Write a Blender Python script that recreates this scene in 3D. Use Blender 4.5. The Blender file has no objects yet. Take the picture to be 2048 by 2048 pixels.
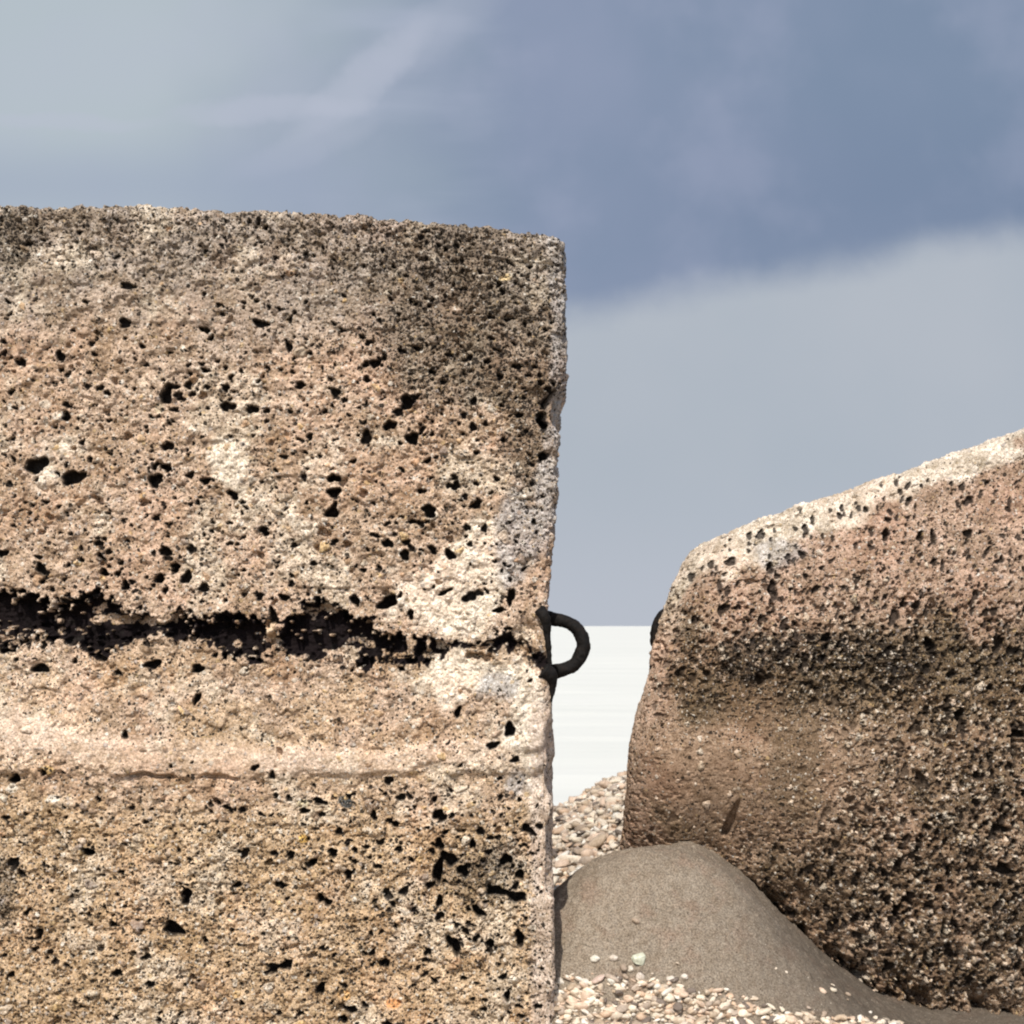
import bpy, math, random
import numpy as np
random.seed(7); rng = np.random.default_rng(11)
S = bpy.context.scene
COL = S.collection

# ------------------------------------------------------------------ camera, light, exposure
EYE = 1.1
K = 2.2 / 3.0 / 2048.0          # metres per photo pixel per metre of distance
cam = bpy.data.cameras.new('camera'); cam_o = bpy.data.objects.new('camera', cam); COL.objects.link(cam_o)
cam_o.location = (0, 0, EYE); cam_o.rotation_euler = (math.radians(90), 0, 0)
cam.sensor_width = 36; cam.lens = 36 * 3.0 / 2.2; cam.shift_y = (1252 - 1024) / 2048.0
cam.clip_start = 0.05; cam.clip_end = 30000
cam.dof.use_dof = True; cam.dof.focus_distance = 3.1; cam.dof.aperture_fstop = 16
S.camera = cam_o
S.render.filter_size = 1.5; S.cycles.filter_width = 2.1
S.render.resolution_x = 1024; S.render.resolution_y = 1024
S.view_settings.view_transform = 'Standard'; S.view_settings.look = 'None'
S.view_settings.exposure = 0.0; S.view_settings.gamma = 1.0

SUN_EL = math.radians(50); SUN_AZ = math.radians(12)      # azimuth to the left of straight behind the camera
to_sun = (-math.sin(SUN_AZ) * math.cos(SUN_EL), -math.cos(SUN_AZ) * math.cos(SUN_EL), math.sin(SUN_EL))
sl = bpy.data.lights.new('sun', 'SUN'); sun = bpy.data.objects.new('sun', sl); COL.objects.link(sun)
sl.energy = 4.2; sl.angle = math.radians(0.55); sl.color = (1.0, 0.93, 0.83)
import mathutils
sun.rotation_euler = mathutils.Vector(to_sun).to_track_quat('Z', 'Y').to_euler()

def srgb(r, g, b):
    f = lambda c: (c / 255 / 12.92) if c / 255 <= .04045 else ((c / 255 + .055) / 1.055) ** 2.4
    return (f(r), f(g), f(b))

class NT:
    """small helper round a node tree"""
    def __init__(s, nt): s.nt = nt; nt.nodes.clear()
    def n(s, t, **kw):
        x = s.nt.nodes.new(t)
        for k, v in kw.items():
            setattr(x, k, v)
        return x
    def lk(s, a, b): s.nt.links.new(a, b)
    def put(s, sock, v):
        if isinstance(v, bpy.types.NodeSocket): s.lk(v, sock)
        else: sock.default_value = v
    def m(s, op, a, b=0.0, c=0.0, clamp=False):
        x = s.n('ShaderNodeMath', operation=op); x.use_clamp = clamp
        s.put(x.inputs[0], a); s.put(x.inputs[1], b)
        if op in ('MULTIPLY_ADD', 'COMPARE', 'SMOOTH_MIN'): s.put(x.inputs[2], c)
        return x.outputs[0]
    def sm(s, v, lo, hi, a=0.0, b=1.0):
        x = s.n('ShaderNodeMapRange', interpolation_type='SMOOTHSTEP')
        s.put(x.inputs[0], v)
        for i, q in enumerate((lo, hi, a, b)): s.put(x.inputs[i + 1], q)
        return x.outputs[0]
    def lin(s, v, lo, hi, a=0.0, b=1.0):
        x = s.n('ShaderNodeMapRange'); s.put(x.inputs[0], v)
        for i, q in enumerate((lo, hi, a, b)): s.put(x.inputs[i + 1], q)
        return x.outputs[0]
    def mix(s, f, a, b, bt='MIX'):
        x = s.n('ShaderNodeMix', data_type='RGBA', blend_type=bt)
        s.put(x.inputs[0], f)
        for i, q in ((6, a), (7, b)):
            if isinstance(q, tuple) and len(q) == 3: q = q + (1,)
            s.put(x.inputs[i], q)
        return x.outputs[2]
    def noise(s, vec, scale, detail=3, rough=.55, dim='3D', out=0):
        x = s.n('ShaderNodeTexNoise', noise_dimensions=dim); s.put(x.inputs['Vector'], vec)
        x.inputs['Scale'].default_value = scale; x.inputs['Detail'].default_value = detail
        x.inputs['Roughness'].default_value = rough
        return x.outputs[out]
    def vor(s, vec, scale, feature='F1', rnd=1.0):
        x = s.n('ShaderNodeTexVoronoi', feature=feature); s.put(x.inputs['Vector'], vec)
        x.inputs['Scale'].default_value = scale; x.inputs['Randomness'].default_value = rnd
        return x

# ------------------------------------------------------------------ world: sky and cloud
w = bpy.data.worlds.new('World'); S.world = w; w.use_nodes = True
T = NT(w.node_tree)
SKY = 0.13
sky = T.n('ShaderNodeTexSky', sky_type='NISHITA'); sky.sun_disc = False
sky.sun_elevation = SUN_EL; sky.sun_rotation = math.atan2(to_sun[0], to_sun[1])
sky.air_density = 1.0; sky.dust_density = 2.0; sky.ozone_density = 1.0
tc = T.n('ShaderNodeTexCoord'); sp = T.n('ShaderNodeSeparateXYZ'); T.lk(tc.outputs['Generated'], sp.inputs[0])
yy = T.m('MAXIMUM', sp.outputs[1], 0.12)
U = T.m('DIVIDE', T.m('DIVIDE', sp.outputs[0], yy), K * 1024)
V = T.m('DIVIDE', T.m('DIVIDE', sp.outputs[2], yy), K * 1024)
cv = T.n('ShaderNodeCombineXYZ'); T.put(cv.inputs[0], U); T.put(cv.inputs[1], V)
UV = cv.outputs[0]
n1 = T.noise(UV, 1.3, 4, .5); n2 = T.noise(UV, 3.5, 4, .5)
mp = T.n('ShaderNodeMapping'); T.lk(UV, mp.inputs[0]); mp.inputs['Rotation'].default_value = (0, 0, math.radians(-24)); mp.inputs['Scale'].default_value = (1.0, 5.0, 1)
n3 = T.noise(mp.outputs[0], 1.15, 4, .45)
col = T.mix(T.sm(n1, .35, .65), srgb(126, 143, 168), srgb(142, 154, 179))
# darker core right of the block top
col = T.mix(T.m('MULTIPLY', T.sm(T.m('ABSOLUTE', T.m('SUBTRACT', V, T.m('MULTIPLY_ADD', U, .03, .80))), .0, .28, 1, 0), T.sm(U, 0.0, .5, 0, .65)), col, srgb(119, 136, 163))
# light veil on the left
left = T.m('MULTIPLY', T.sm(T.m('MULTIPLY_ADD', T.m('SUBTRACT', n1, .5), 1.3, T.m('MULTIPLY_ADD', T.m('SUBTRACT', V, 1.0), -.25, U)), .15, -.95), .95)
col = T.mix(left, col, srgb(183, 194, 202))
col = T.mix(T.m('MULTIPLY', T.sm(n2, .45, .7), .22), col, srgb(178, 182, 205))
# faint wispy streaks upper left
st = T.m('MULTIPLY', T.sm(n3, .52, .68, 0, .45), T.m('MULTIPLY', T.sm(U, .1, -.25), T.sm(U, -1.2, -.6)))
col = T.mix(st, col, srgb(178, 186, 205))
# the few brighter wisps
wv = T.n('ShaderNodeVectorMath', operation='MULTIPLY_ADD'); T.lk(T.noise(UV, 6, 4, .6, out=1), wv.inputs[0]); wv.inputs[1].default_value = (.10, .07, 0); T.lk(UV, wv.inputs[2])
s4 = T.n('ShaderNodeSeparateXYZ'); T.lk(wv.outputs[0], s4.inputs[0])
for (cu_, cv_, hu, hv, an_, am) in ((-.42, 1.04, .17, .022, 4, .5), (-.24, 1.10, .14, .035, 40, .5), (-.83, 1.02, .16, .014, -2, .45), (-.36, .965, .13, .03, 22, .3), (-.12, 1.19, .16, .05, 35, .25), (-.7, 1.15, .3, .08, 10, .2)):
    c_, s_ = math.cos(math.radians(an_)), math.sin(math.radians(an_))
    du = T.m('SUBTRACT', s4.outputs[0], cu_ ); dv = T.m('SUBTRACT', s4.outputs[1], cv_ )
    e1 = T.m('DIVIDE', T.m('ADD', T.m('MULTIPLY', du, c_), T.m('MULTIPLY', dv, s_)), hu)
    e2 = T.m('DIVIDE', T.m('SUBTRACT', T.m('MULTIPLY', dv, c_), T.m('MULTIPLY', du, s_)), hv)
    q_ = T.m('ADD', T.m('MULTIPLY', e1, e1), T.m('MULTIPLY', e2, e2))
    col = T.mix(T.sm(q_, 2.2, 0, 0, am), col, srgb(186, 192, 208))
# paler purple belt low over the block top
col = T.mix(T.m('MULTIPLY', T.sm(T.m('ABSOLUTE', T.m('SUBTRACT', V, .86)), 0, .13, .55, 0), T.sm(U, -.1, -.5)), col, srgb(156, 168, 190))
# pale cloud bank above the sea
n5 = T.noise(UV, 9, 5, .6)
edge = T.m('MULTIPLY_ADD', T.m('SUBTRACT', n5, .5), .04, T.m('MULTIPLY_ADD', T.m('SUBTRACT', n2, .5), .10, T.m('MULTIPLY_ADD', T.sm(U, 0, 1.1), .16, .63)))
bank = T.sm(T.m('SUBTRACT', V, edge), .035, -.07)
bc = T.mix(T.sm(n1, .35, .65), srgb(174, 183, 194), srgb(180, 187, 197))
bc = T.mix(T.sm(V, .35, 0), bc, srgb(184, 190, 201))
col = T.mix(bank, col, bc)
front = T.sm(sp.outputs[1], .15, .45)
up = T.sm(sp.outputs[2], .85, .6)
sc = T.n('ShaderNodeVectorMath', operation='SCALE'); T.lk(col, sc.inputs[0]); sc.inputs['Scale'].default_value = 1.0 / SKY
skc = T.mix(T.m('MULTIPLY', front, up), sky.outputs[0], sc.outputs[0])
bg = T.n('ShaderNodeBackground'); T.lk(skc, bg.inputs[0]); bg.inputs[1].default_value = SKY
wo = T.n('ShaderNodeOutputWorld'); T.lk(bg.outputs[0], wo.inputs[0])

# ------------------------------------------------------------------ helpers: tags, meshes, noise
def tag(o, label=None, cat=None, group=None, kind=None):
    if label: o['label'] = label
    if cat: o['category'] = cat
    if group: o['group'] = group
    if kind: o['kind'] = kind
    return o

def empty(name, loc):
    o = bpy.data.objects.new(name, None); COL.objects.link(o); o.location = loc
    o.empty_display_size = .2
    return o

def mesh_obj(name, V_, F4=None, F3=None, mat=None, parent=None, attrs=None, smooth=True):
    me = bpy.data.meshes.new(name)
    V_ = np.asarray(V_, np.float32)
    if parent is not None: V_ = V_ - np.array(parent.location, np.float32)
    me.vertices.add(len(V_)); me.vertices.foreach_set('co', V_.ravel())
    parts = []; sizes = []
    for F, k in ((F4, 4), (F3, 3)):
        if F is not None and len(F):
            F = np.asarray(F, np.int32); parts.append(F.ravel()); sizes.append(np.full(len(F), k, np.int32))
    loops = np.concatenate(parts); sizes = np.concatenate(sizes)
    starts = np.concatenate(([0], np.cumsum(sizes)[:-1])).astype(np.int32)
    me.loops.add(len(loops)); me.loops.foreach_set('vertex_index', loops)
    me.polygons.add(len(sizes)); me.polygons.foreach_set('loop_start', starts)
    me.polygons.foreach_set('use_smooth', np.full(len(sizes), smooth))
    for k, a in (attrs or {}).items():
        a = np.asarray(a, np.float32)
        if a.ndim == 2:
            at = me.attributes.new(k, 'FLOAT_COLOR', 'POINT')
            at.data.foreach_set('color', np.hstack([a, np.ones((len(a), 1), np.float32)]).ravel())
        else:
            at = me.attributes.new(k, 'FLOAT', 'POINT'); at.data.foreach_set('value', a)
    me.update(calc_edges=True); me.validate()
    if mat: me.materials.append(mat)
    o = bpy.data.objects.new(name, me); COL.objects.link(o)
    if parent is not None: o.parent = parent
    return o

TAB = rng.random((64, 64, 64)).astype(np.float32)
def vn(p, s, off=0.0):
    """value noise in [0,1] at points p (N,3), frequency s per metre (scalar or 3)"""
    q = p * np.asarray(s, np.float64) + off * 17.31 + 100.0
    i = np.floor(q).astype(np.int64); f = (q - i); f = f * f * f * (f * (f * 6 - 15) + 10)
    i &= 63; j = (i + 1) & 63
    x0, y0, z0 = i.T; x1, y1, z1 = j.T; fx, fy, fz = f.T
    c00 = TAB[x0, y0, z0] * (1 - fx) + TAB[x1, y0, z0] * fx
    c10 = TAB[x0, y1, z0] * (1 - fx) + TAB[x1, y1, z0] * fx
    c01 = TAB[x0, y0, z1] * (1 - fx) + TAB[x1, y0, z1] * fx
    c11 = TAB[x0, y1, z1] * (1 - fx) + TAB[x1, y1, z1] * fx
    return (c00 * (1 - fy) + c10 * fy) * (1 - fz) + (c01 * (1 - fy) + c11 * fy) * fz
def fb(p, s, o=3, off=0.0, g=.5):
    r = 0; a = 1; t = 0; s = np.asarray(s, np.float64)
    for k in range(o):
        r = r + a * vn(p, s, off + k * 1.7); t += a; a *= g; s = s * 2.03
    return r / t
def ss(x, a, b):
    t = np.clip((x - a) / (b - a), 0, 1); return t * t * (3 - 2 * t)
def lerp(a, b, t): return a + (b - a) * t
def WX(u, y): return (u - 1024) * K * y
def WZ(v, y): return EYE - (v - 1252) * K * y

# ------------------------------------------------------------------ materials
def finish(M, t, colr, rough, hgt=None, bump=.3, dist=.002, spec=.3):
    b = t.n('ShaderNodeBsdfPrincipled'); t.put(b.inputs['Base Color'], colr); t.put(b.inputs['Roughness'], rough)
    b.inputs['Specular IOR Level'].default_value = spec
    if hgt is not None:
        bp = t.n('ShaderNodeBump'); bp.inputs['Strength'].default_value = bump; bp.inputs['Distance'].default_value = dist
        t.lk(hgt, bp.inputs['Height']); t.lk(bp.outputs[0], b.inputs['Normal'])
    o = t.n('ShaderNodeOutputMaterial'); t.lk(b.outputs[0], o.inputs[0])
    return M

def mat_concrete(name):
    M = bpy.data.materials.new(name); M.use_nodes = True; t = NT(M.node_tree)
    pos = t.n('ShaderNodeTexCoord').outputs['Object']
    nv = t.noise(pos, 160, 2, .5, out=1)
    add = t.n('ShaderNodeVectorMath', operation='MULTIPLY_ADD'); t.lk(nv, add.inputs[0]); add.inputs[1].default_value = (.006, .006, .006); t.lk(pos, add.inputs[2])
    P = add.outputs[0]
    tint = t.n('ShaderNodeAttribute', attribute_name='tint').outputs['Color']
    dens = t.n('ShaderNodeAttribute', attribute_name='dens').outputs['Fac']
    stn = t.n('ShaderNodeAttribute', attribute_name='stone').outputs['Fac']
    # cement paste: mottled
    a = t.noise(pos, 36, 6, .7); b = t.noise(pos, 240, 3, .65)
    colr = t.mix(t.sm(a, .3, .7), t.mix(1, tint, (.66, .61, .54), 'MULTIPLY'), t.mix(1, tint, (1.24, 1.22, 1.20), 'MULTIPLY'))
    colr = t.mix(1, colr, t.mix(t.sm(b, .28, .72), (.52, .47, .41), (1.34, 1.34, 1.34)), 'MULTIPLY')
    hs = t.noise(pos, 7, 3, .5)
    colr = t.mix(t.m('MULTIPLY', t.sm(hs, .45, .7), .3), colr, t.mix(1, tint, (1.1, .84, .72), 'MULTIPLY'))
    # sand grains and small gravel
    hgt = t.m('MULTIPLY', b, .5)
    for sc_, thr, pal, amt in ((260, .42, 0, .75), (120, .40, 1, .95), (62, .34, 2, .95)):
        v = t.vor(P, sc_); d = v.outputs['Distance']
        s2 = t.n('ShaderNodeSeparateColor'); t.lk(v.outputs['Color'], s2.inputs[0])
        r, g, q = s2.outputs
        keep = t.sm(r, t.m('SUBTRACT', 1.0, stn) if pal == 2 else .35, 1.0, 0, 1)
        rad = t.lin(g, 0, 1, thr * .45, thr)
        mask = t.m('MULTIPLY', t.sm(t.m('SUBTRACT', d, rad), .07, -.03), t.m('GREATER_THAN', r, t.m('MULTIPLY_ADD', stn, -.5, .92) if pal == 2 else t.m('MULTIPLY_ADD', stn, -.35, .60)))
        mask = t.m('MULTIPLY', mask, t.sm(stn, 0, .06))
        cr = t.n('ShaderNodeValToRGB'); t.lk(q, cr.inputs[0]); e = cr.color_ramp; e.interpolation = 'CONSTANT'
        cols = [(0, (.62, .55, .45)), (.2, (.46, .34, .22)), (.36, (.30, .20, .13)), (.50, (.70, .64, .55)), (.62, (.38, .33, .30)), (.74, (.50, .35, .17)), (.84, (.16, .11, .08)), (.93, (.80, .76, .68))]
        while len(e.elements) < len(cols): e.elements.new(.5)
        for i, (x, c) in enumerate(cols):
            e.elements[i].position = x; e.elements[i].color = c + (1,)
        sc3 = t.mix(.28, cr.outputs[0], tint)
        colr = t.mix(t.m('MULTIPLY', mask, amt), colr, sc3)
        hgt = t.m('ADD', hgt, t.m('MULTIPLY', mask, (.5, .9, 1.4)[pal]))
    # dark flint chips, more where the cement has washed out
    for sc_, thr, k in ((150, .50, .70), (85, .46, .42), (270, .52, .85)):
        v = t.vor(P, sc_); s2 = t.n('ShaderNodeSeparateColor'); t.lk(v.outputs['Color'], s2.inputs[0])
        mask = t.m('MULTIPLY', t.sm(t.m('SUBTRACT', v.outputs['Distance'], t.lin(s2.outputs[2], 0, 1, thr * .5, thr)), .05, -.02), t.m('LESS_THAN', s2.outputs[1], t.m('MULTIPLY', dens, k)))
        colr = t.mix(t.m('MULTIPLY', mask, .93), colr, (.022, .017, .013))
        hgt = t.m('SUBTRACT', hgt, t.m('MULTIPLY', mask, .9))
    return finish(M, t, colr, .9, hgt, .75, .0022, .2)

def mat_iron():
    M = bpy.data.materials.new('rusted_iron'); M.use_nodes = True; t = NT(M.node_tree)
    pos = t.n('ShaderNodeTexCoord').outputs['Object']
    a = t.noise(pos, 90, 5, .65)
    colr = t.mix(t.sm(a, .4, .7), (.003, .0025, .0025), (.011, .007, .005))
    return finish(M, t, colr, .8, a, .6, .004, .3)

def mat_sand():
    M = bpy.data.materials.new('damp_sand'); M.use_nodes = True; t = NT(M.node_tree)
    pos = t.n('ShaderNodeTexCoord').outputs['Object']
    a = t.noise(pos, 4, 4, .55); b = t.noise(pos, 260, 4, .75); c = t.noise(pos, 45, 5, .7)
    colr = t.mix(t.sm(a, .3, .7), (.245, .207, .165), (.315, .27, .218))
    colr = t.mix(t.m('MULTIPLY', t.sm(t.noise(pos, 14, 4, .6), .5, .68), .5), colr, (.285, .205, .158))
    colr = t.mix(t.sm(c, .35, .7), colr, t.mix(1, colr, (.82, .78, .74), 'MULTIPLY'))
    colr = t.mix(1, colr, t.mix(t.sm(b, .3, .7), (.45, .43, .40), (1.5, 1.5, 1.48)), 'MULTIPLY')
    sx_ = t.n('ShaderNodeSeparateXYZ'); t.lk(pos, sx_.inputs[0])
    flank_shade = t.sm(t.m('ADD', sx_.outputs[0], t.m('MULTIPLY', a, .5)), .60, 1.15, 0, .7)  # darker towards the right: shade of the mound's far flank painted into the sand
    colr = t.mix(flank_shade, colr, (.075, .062, .050))
    v = t.vor(pos, 170); s2 = t.n('ShaderNodeSeparateColor'); t.lk(v.outputs['Color'], s2.inputs[0])
    mk = t.m('MULTIPLY', t.sm(v.outputs['Distance'], .3, .2), t.m('LESS_THAN', s2.outputs[0], .22))
    colr = t.mix(mk, colr, t.mix(s2.outputs[1], (.06, .045, .035), (.55, .48, .40)))
    h = t.m('ADD', t.m('MULTIPLY', b, .6), t.m('ADD', c, t.m('MULTIPLY', mk, .6)))
    return finish(M, t, colr, .95, h, .9, .005, .15)

def mat_pebble(name):
    M = bpy.data.materials.new(name); M.use_nodes = True; t = NT(M.node_tree)
    pos = t.n('ShaderNodeTexCoord').outputs['Object']
    tint = t.n('ShaderNodeAttribute', attribute_name='tint').outputs['Color']
    a = t.noise(pos, 120, 4, .6)
    colr = t.mix(1, tint, t.mix(t.sm(a, .3, .7), (.78, .76, .72), (1.1, 1.1, 1.1)), 'MULTIPLY')
    return finish(M, t, colr, .75, a, .3, .002, .3)

def mat_sea():
    M = bpy.data.materials.new('milky_sea_water'); M.use_nodes = True; t = NT(M.node_tree)
    pos = t.n('ShaderNodeTexCoord').outputs['Object']
    mp = t.n('ShaderNodeMapping'); t.lk(pos, mp.inputs[0]); mp.inputs['Scale'].default_value = (.12, 1, 1)
    a = t.noise(mp.outputs[0], .35, 5, .6)
    colr = t.mix(t.sm(a, .3, .7), (.69, .70, .645), (.73, .735, .68))
    return finish(M, t, colr, .5, t.noise(mp.outputs[0], 1.2, 5, .6), .25, .08, .3)

M_CONC = mat_concrete('washed_concrete'); M_IRON = mat_iron(); M_SAND = mat_sand(); M_PEB = mat_pebble('beach_stone'); M_SEA = mat_sea()

# ------------------------------------------------------------------ ground, sea
bank_pts_x = np.array([-40, -6, -.5, 0.0, .213, .36, .49, .62, .9, 2.2, 6, 40])
bank_pts_z = np.array([.02, .02, .05, .08, .125, .20, .285, .31, .36, .52, .48, .48])
RY = 6.7
def ground_z(x, y):
    r = np.interp(x, bank_pts_x, bank_pts_z)
    p = np.stack([x, y, x * 0], -1)
    up = ss(y, 4.9, RY); dn = ss(y, RY + .15, 10.0)
    z = r * up - (r + .55) * dn
    z = z + (fb(p, 1.1, 3) - .5) * .10 * ss(y, 3.5, 6) * (1 - ss(y, 9, 12))
    z = z - .25 * ss(y, 12, 30)
    return z
gx = np.concatenate([-np.geomspace(9000, 2.2, 40), np.linspace(-2, 3, 260), np.geomspace(3.2, 9000, 40)])
gy = np.concatenate([-np.geomspace(9000, 1.2, 36), np.linspace(-1, 12, 420), np.geomspace(12.5, 12000, 40)])
def grid_faces(nx, ny):
    i = np.arange(nx * ny).reshape(ny, nx)
    return np.stack([i[:-1, :-1], i[:-1, 1:], i[1:, 1:], i[1:, :-1]], -1).reshape(-1, 4)
GX, GY = np.meshgrid(gx, gy)
gz = ground_z(GX.ravel(), GY.ravel())
tag(mesh_obj('ground', np.stack([GX.ravel(), GY.ravel(), gz], -1), grid_faces(len(gx), len(gy)), mat=M_SAND), kind='structure')

sx = np.concatenate([-np.geomspace(9000, 30, 30), np.linspace(-25, 25, 60), np.geomspace(30, 9000, 30)])
sy = np.concatenate([np.linspace(9.2, 60, 260), np.geomspace(61, 14000, 120)])
SX, SY = np.meshgrid(sx, sy); q = np.stack([SX.ravel(), SY.ravel(), SX.ravel() * 0], -1)
sz = -.33 + (fb(q, (.25, .9, 1), 3) - .5) * .10 * (1 - ss(SY.ravel(), 60, 300))
tag(mesh_obj('sea', np.stack([SX.ravel(), SY.ravel(), sz], -1), grid_faces(len(sx), len(sy)), mat=M_SEA), kind='structure')

# sand mound in the gap between the blocks
CR_Y = 3.27
cu = np.array([600, 900, 1060, 1105, 1160, 1240, 1300, 1360, 1430, 1500, 1560, 1640, 1700, 1760, 1850, 2048, 2400])
cvv = np.array([2080, 1990, 1850, 1795, 1742, 1706, 1698, 1704, 1730, 1782, 1858, 1932, 1990, 2035, 2078, 2100, 2110])
cxx = WX(cu, CR_Y); czz = WZ(cvv, CR_Y)
def mound_z(x, y):
    c = np.interp(x, cxx, czz)
    for dx in (-.05, .05): c = c + np.interp(x + dx, cxx, czz)
    c = c / 3 + .004
    fz = np.interp(x, [-.6, 0, .15, .6, 1.2, 2.2], [.12, .17, .235, .225, .15, .08])      # level at the mouth of the gap
    t = np.clip((y - 3.02) / (CR_Y - 3.02), 0, 1)
    z = lerp(fz, c, np.sin(t * math.pi / 2) ** 1.1)
    z = np.where(y < 3.02, fz - .22 * ss(3.02 - y, 0, 1.3), z)
    z = z - (c + .12) * ss(y, CR_Y + .02, CR_Y + 1.1) * (1 - ss(x, .33, .45)) + .02 * ss(y, CR_Y + .02, CR_Y + .25) * ss(x, .38, .6) - (c + .2) * ss(y, CR_Y + .42, CR_Y + .75) * ss(x, .33, .45)
    p = np.stack([x, y, x * 0], -1)
    z = z + (fb(p, 4, 3, 3) - .5) * .030 + (fb(p, 18, 3, 5) - .5) * .013 + (fb(p, 80, 2, 6) - .5) * .007 + ss(vn(p, 75, 9), .80, .95) * .005
    e = np.minimum(np.minimum(ss(x, -1.9, -1.2), 1 - ss(x, 2.2, 2.8)), np.minimum(ss(y, 1.0, 2.0), 1))
    return z * e - .15 * (1 - e)
mx = np.concatenate([np.linspace(-1.9, -.02, 60), np.linspace(0, 1.25, 380), np.linspace(1.28, 2.8, 60)])
my = np.concatenate([np.linspace(1.0, 2.75, 60), np.linspace(2.77, 3.65, 330), np.linspace(3.68, 5.0, 50)])
MX, MY = np.meshgrid(mx, my); mz = mound_z(MX.ravel(), MY.ravel())
tag(mesh_obj('sand_mound', np.stack([MX.ravel(), MY.ravel(), mz], -1), grid_faces(len(mx), len(my)), mat=M_SAND), kind='structure')

# ------------------------------------------------------------------ concrete block builder
def rounded_box(xs, ys, zs, R):
    """surface points of a box sampled on shared axis lists; returns nominal points, rounded points, normals, quads"""
    lo = np.array([xs[0], ys[0], zs[0]]); hi = np.array([xs[-1], ys[-1], zs[-1]])
    P = []; F = []; off = 0
    def face(A, B, fn, flip):
        nonlocal off
        a, b = np.meshgrid(A, B); pts = fn(a.ravel(), b.ravel()); f = grid_faces(len(A), len(B)) + off
        if flip: f = f[:, ::-1]
        P.append(pts); F.append(f); off += len(pts)
    o = np.ones
    face(xs, zs, lambda a, b: np.stack([a, lo[1] * o(len(a)), b], -1), False)
    face(xs[::6] if (len(xs) - 1) % 6 == 0 else xs, zs[::6] if (len(zs) - 1) % 6 == 0 else zs, lambda a, b: np.stack([a, hi[1] * o(len(a)), b], -1), True)
    face(ys, zs, lambda a, b: np.stack([hi[0] * o(len(a)), a, b], -1), False)
    face(ys, zs, lambda a, b: np.stack([lo[0] * o(len(a)), a, b], -1), True)
    face(xs, ys, lambda a, b: np.stack([a, b, hi[2] * o(len(a))], -1), False)
    face(xs, ys, lambda a, b: np.stack([a, b, lo[2] * o(len(a))], -1), True)
    P = np.concatenate(P); F = np.concatenate(F)
    key = np.round(P * 1e5).astype(np.int64)
    _, first, inv = np.unique(key, axis=0, return_index=True, return_inverse=True)
    P = P[first]; F = inv.ravel()[F]
    q = np.clip(P, lo + R, hi - R); d = P - q; n = d / np.linalg.norm(d, axis=1, keepdims=True)
    return P, q + n * R, n, F

def splat(u, v, H, pits, mask_w, D=None):
    """carve pits (u, v, ru, rv, angle, depth) into H; u, v photo-pixel coordinates on the front face"""
    order = np.argsort(u, kind='stable'); us = u[order]
    for (pu, pv, ru, rv, an, dp) in pits:
        R = max(ru, rv) * 1.4
        a, b = np.searchsorted(us, (pu - R, pu + R)); idx = order[a:b]
        idx = idx[np.abs(v[idx] - pv) < R]
        if not len(idx): continue
        du = u[idx] - pu; dv = v[idx] - pv
        c, s = math.cos(an), math.sin(an); x = (du * c + dv * s) / ru; y = (-du * s + dv * c) / rv
        th = np.arctan2(y, x)
        k = 1 + .16 * np.sin(2 * th + pu) + .13 * np.sin(3 * th + pv) + .08 * np.sin(5 * th + pu * 2)
        r = np.sqrt(x * x + y * y) / k
        H[idx] = np.maximum(H[idx], dp * ss(r, 1.02, .72) * mask_w[idx])
        if D is not None and (dp > .022 or k_dark(pu, pv)): D[idx] = np.maximum(D[idx], ss(r, 1.12, .88) * mask_w[idx])  # mask of the pits that get shade painted inside

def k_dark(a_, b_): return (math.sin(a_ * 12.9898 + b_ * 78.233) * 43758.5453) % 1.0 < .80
def G(u, v, cu_, cv_, su, sv): return np.exp(-((u - cu_) / su) ** 2 - ((v - cv_) / sv) ** 2)

SPAL = np.array([(.70, .64, .54), (.74, .70, .62), (.60, .44, .28), (.50, .34, .22), (.66, .58, .48), (.36, .31, .28), (.64, .48, .26), (.72, .62, .52), (.28, .21, .16)])
def lay_stones(stones, u, v, fr, H, disp, px, ST, STC):
    so = np.argsort(u, kind='stable'); su_ = u[so]
    for (a0, b0, ra, rb, an_, _, ci, br) in stones:
        R_ = max(ra, rb) * 1.4; i0, i1 = np.searchsorted(su_, (a0 - R_, a0 + R_)); idx = so[i0:i1]; idx = idx[(np.abs(v[idx] - b0) < R_) & (H[idx] < .002)]
        if not len(idx): continue
        du, dv = u[idx] - a0, v[idx] - b0; c_, s_ = math.cos(an_), math.sin(an_)
        x_, y_ = (du * c_ + dv * s_) / ra, (-du * s_ + dv * c_) / rb; th = np.arctan2(y_, x_)
        q = np.sqrt(x_ ** 2 + y_ ** 2) / (1 + .15 * np.sin(3 * th + a0) + .1 * np.sin(2 * th + b0)); m_ = ss(q, 1.05, .85) * fr[idx]
        disp[idx] += px * rb * (.55 * np.sqrt(np.clip(1 - q * q, 0, 1)) - .35 * np.exp(-((q - 1.08) / .12) ** 2)) * fr[idx]
        STC[idx] = np.where((m_ > ST[idx])[:, None], SPAL[ci] * br, STC[idx]); ST[idx] = np.maximum(ST[idx], m_)

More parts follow.
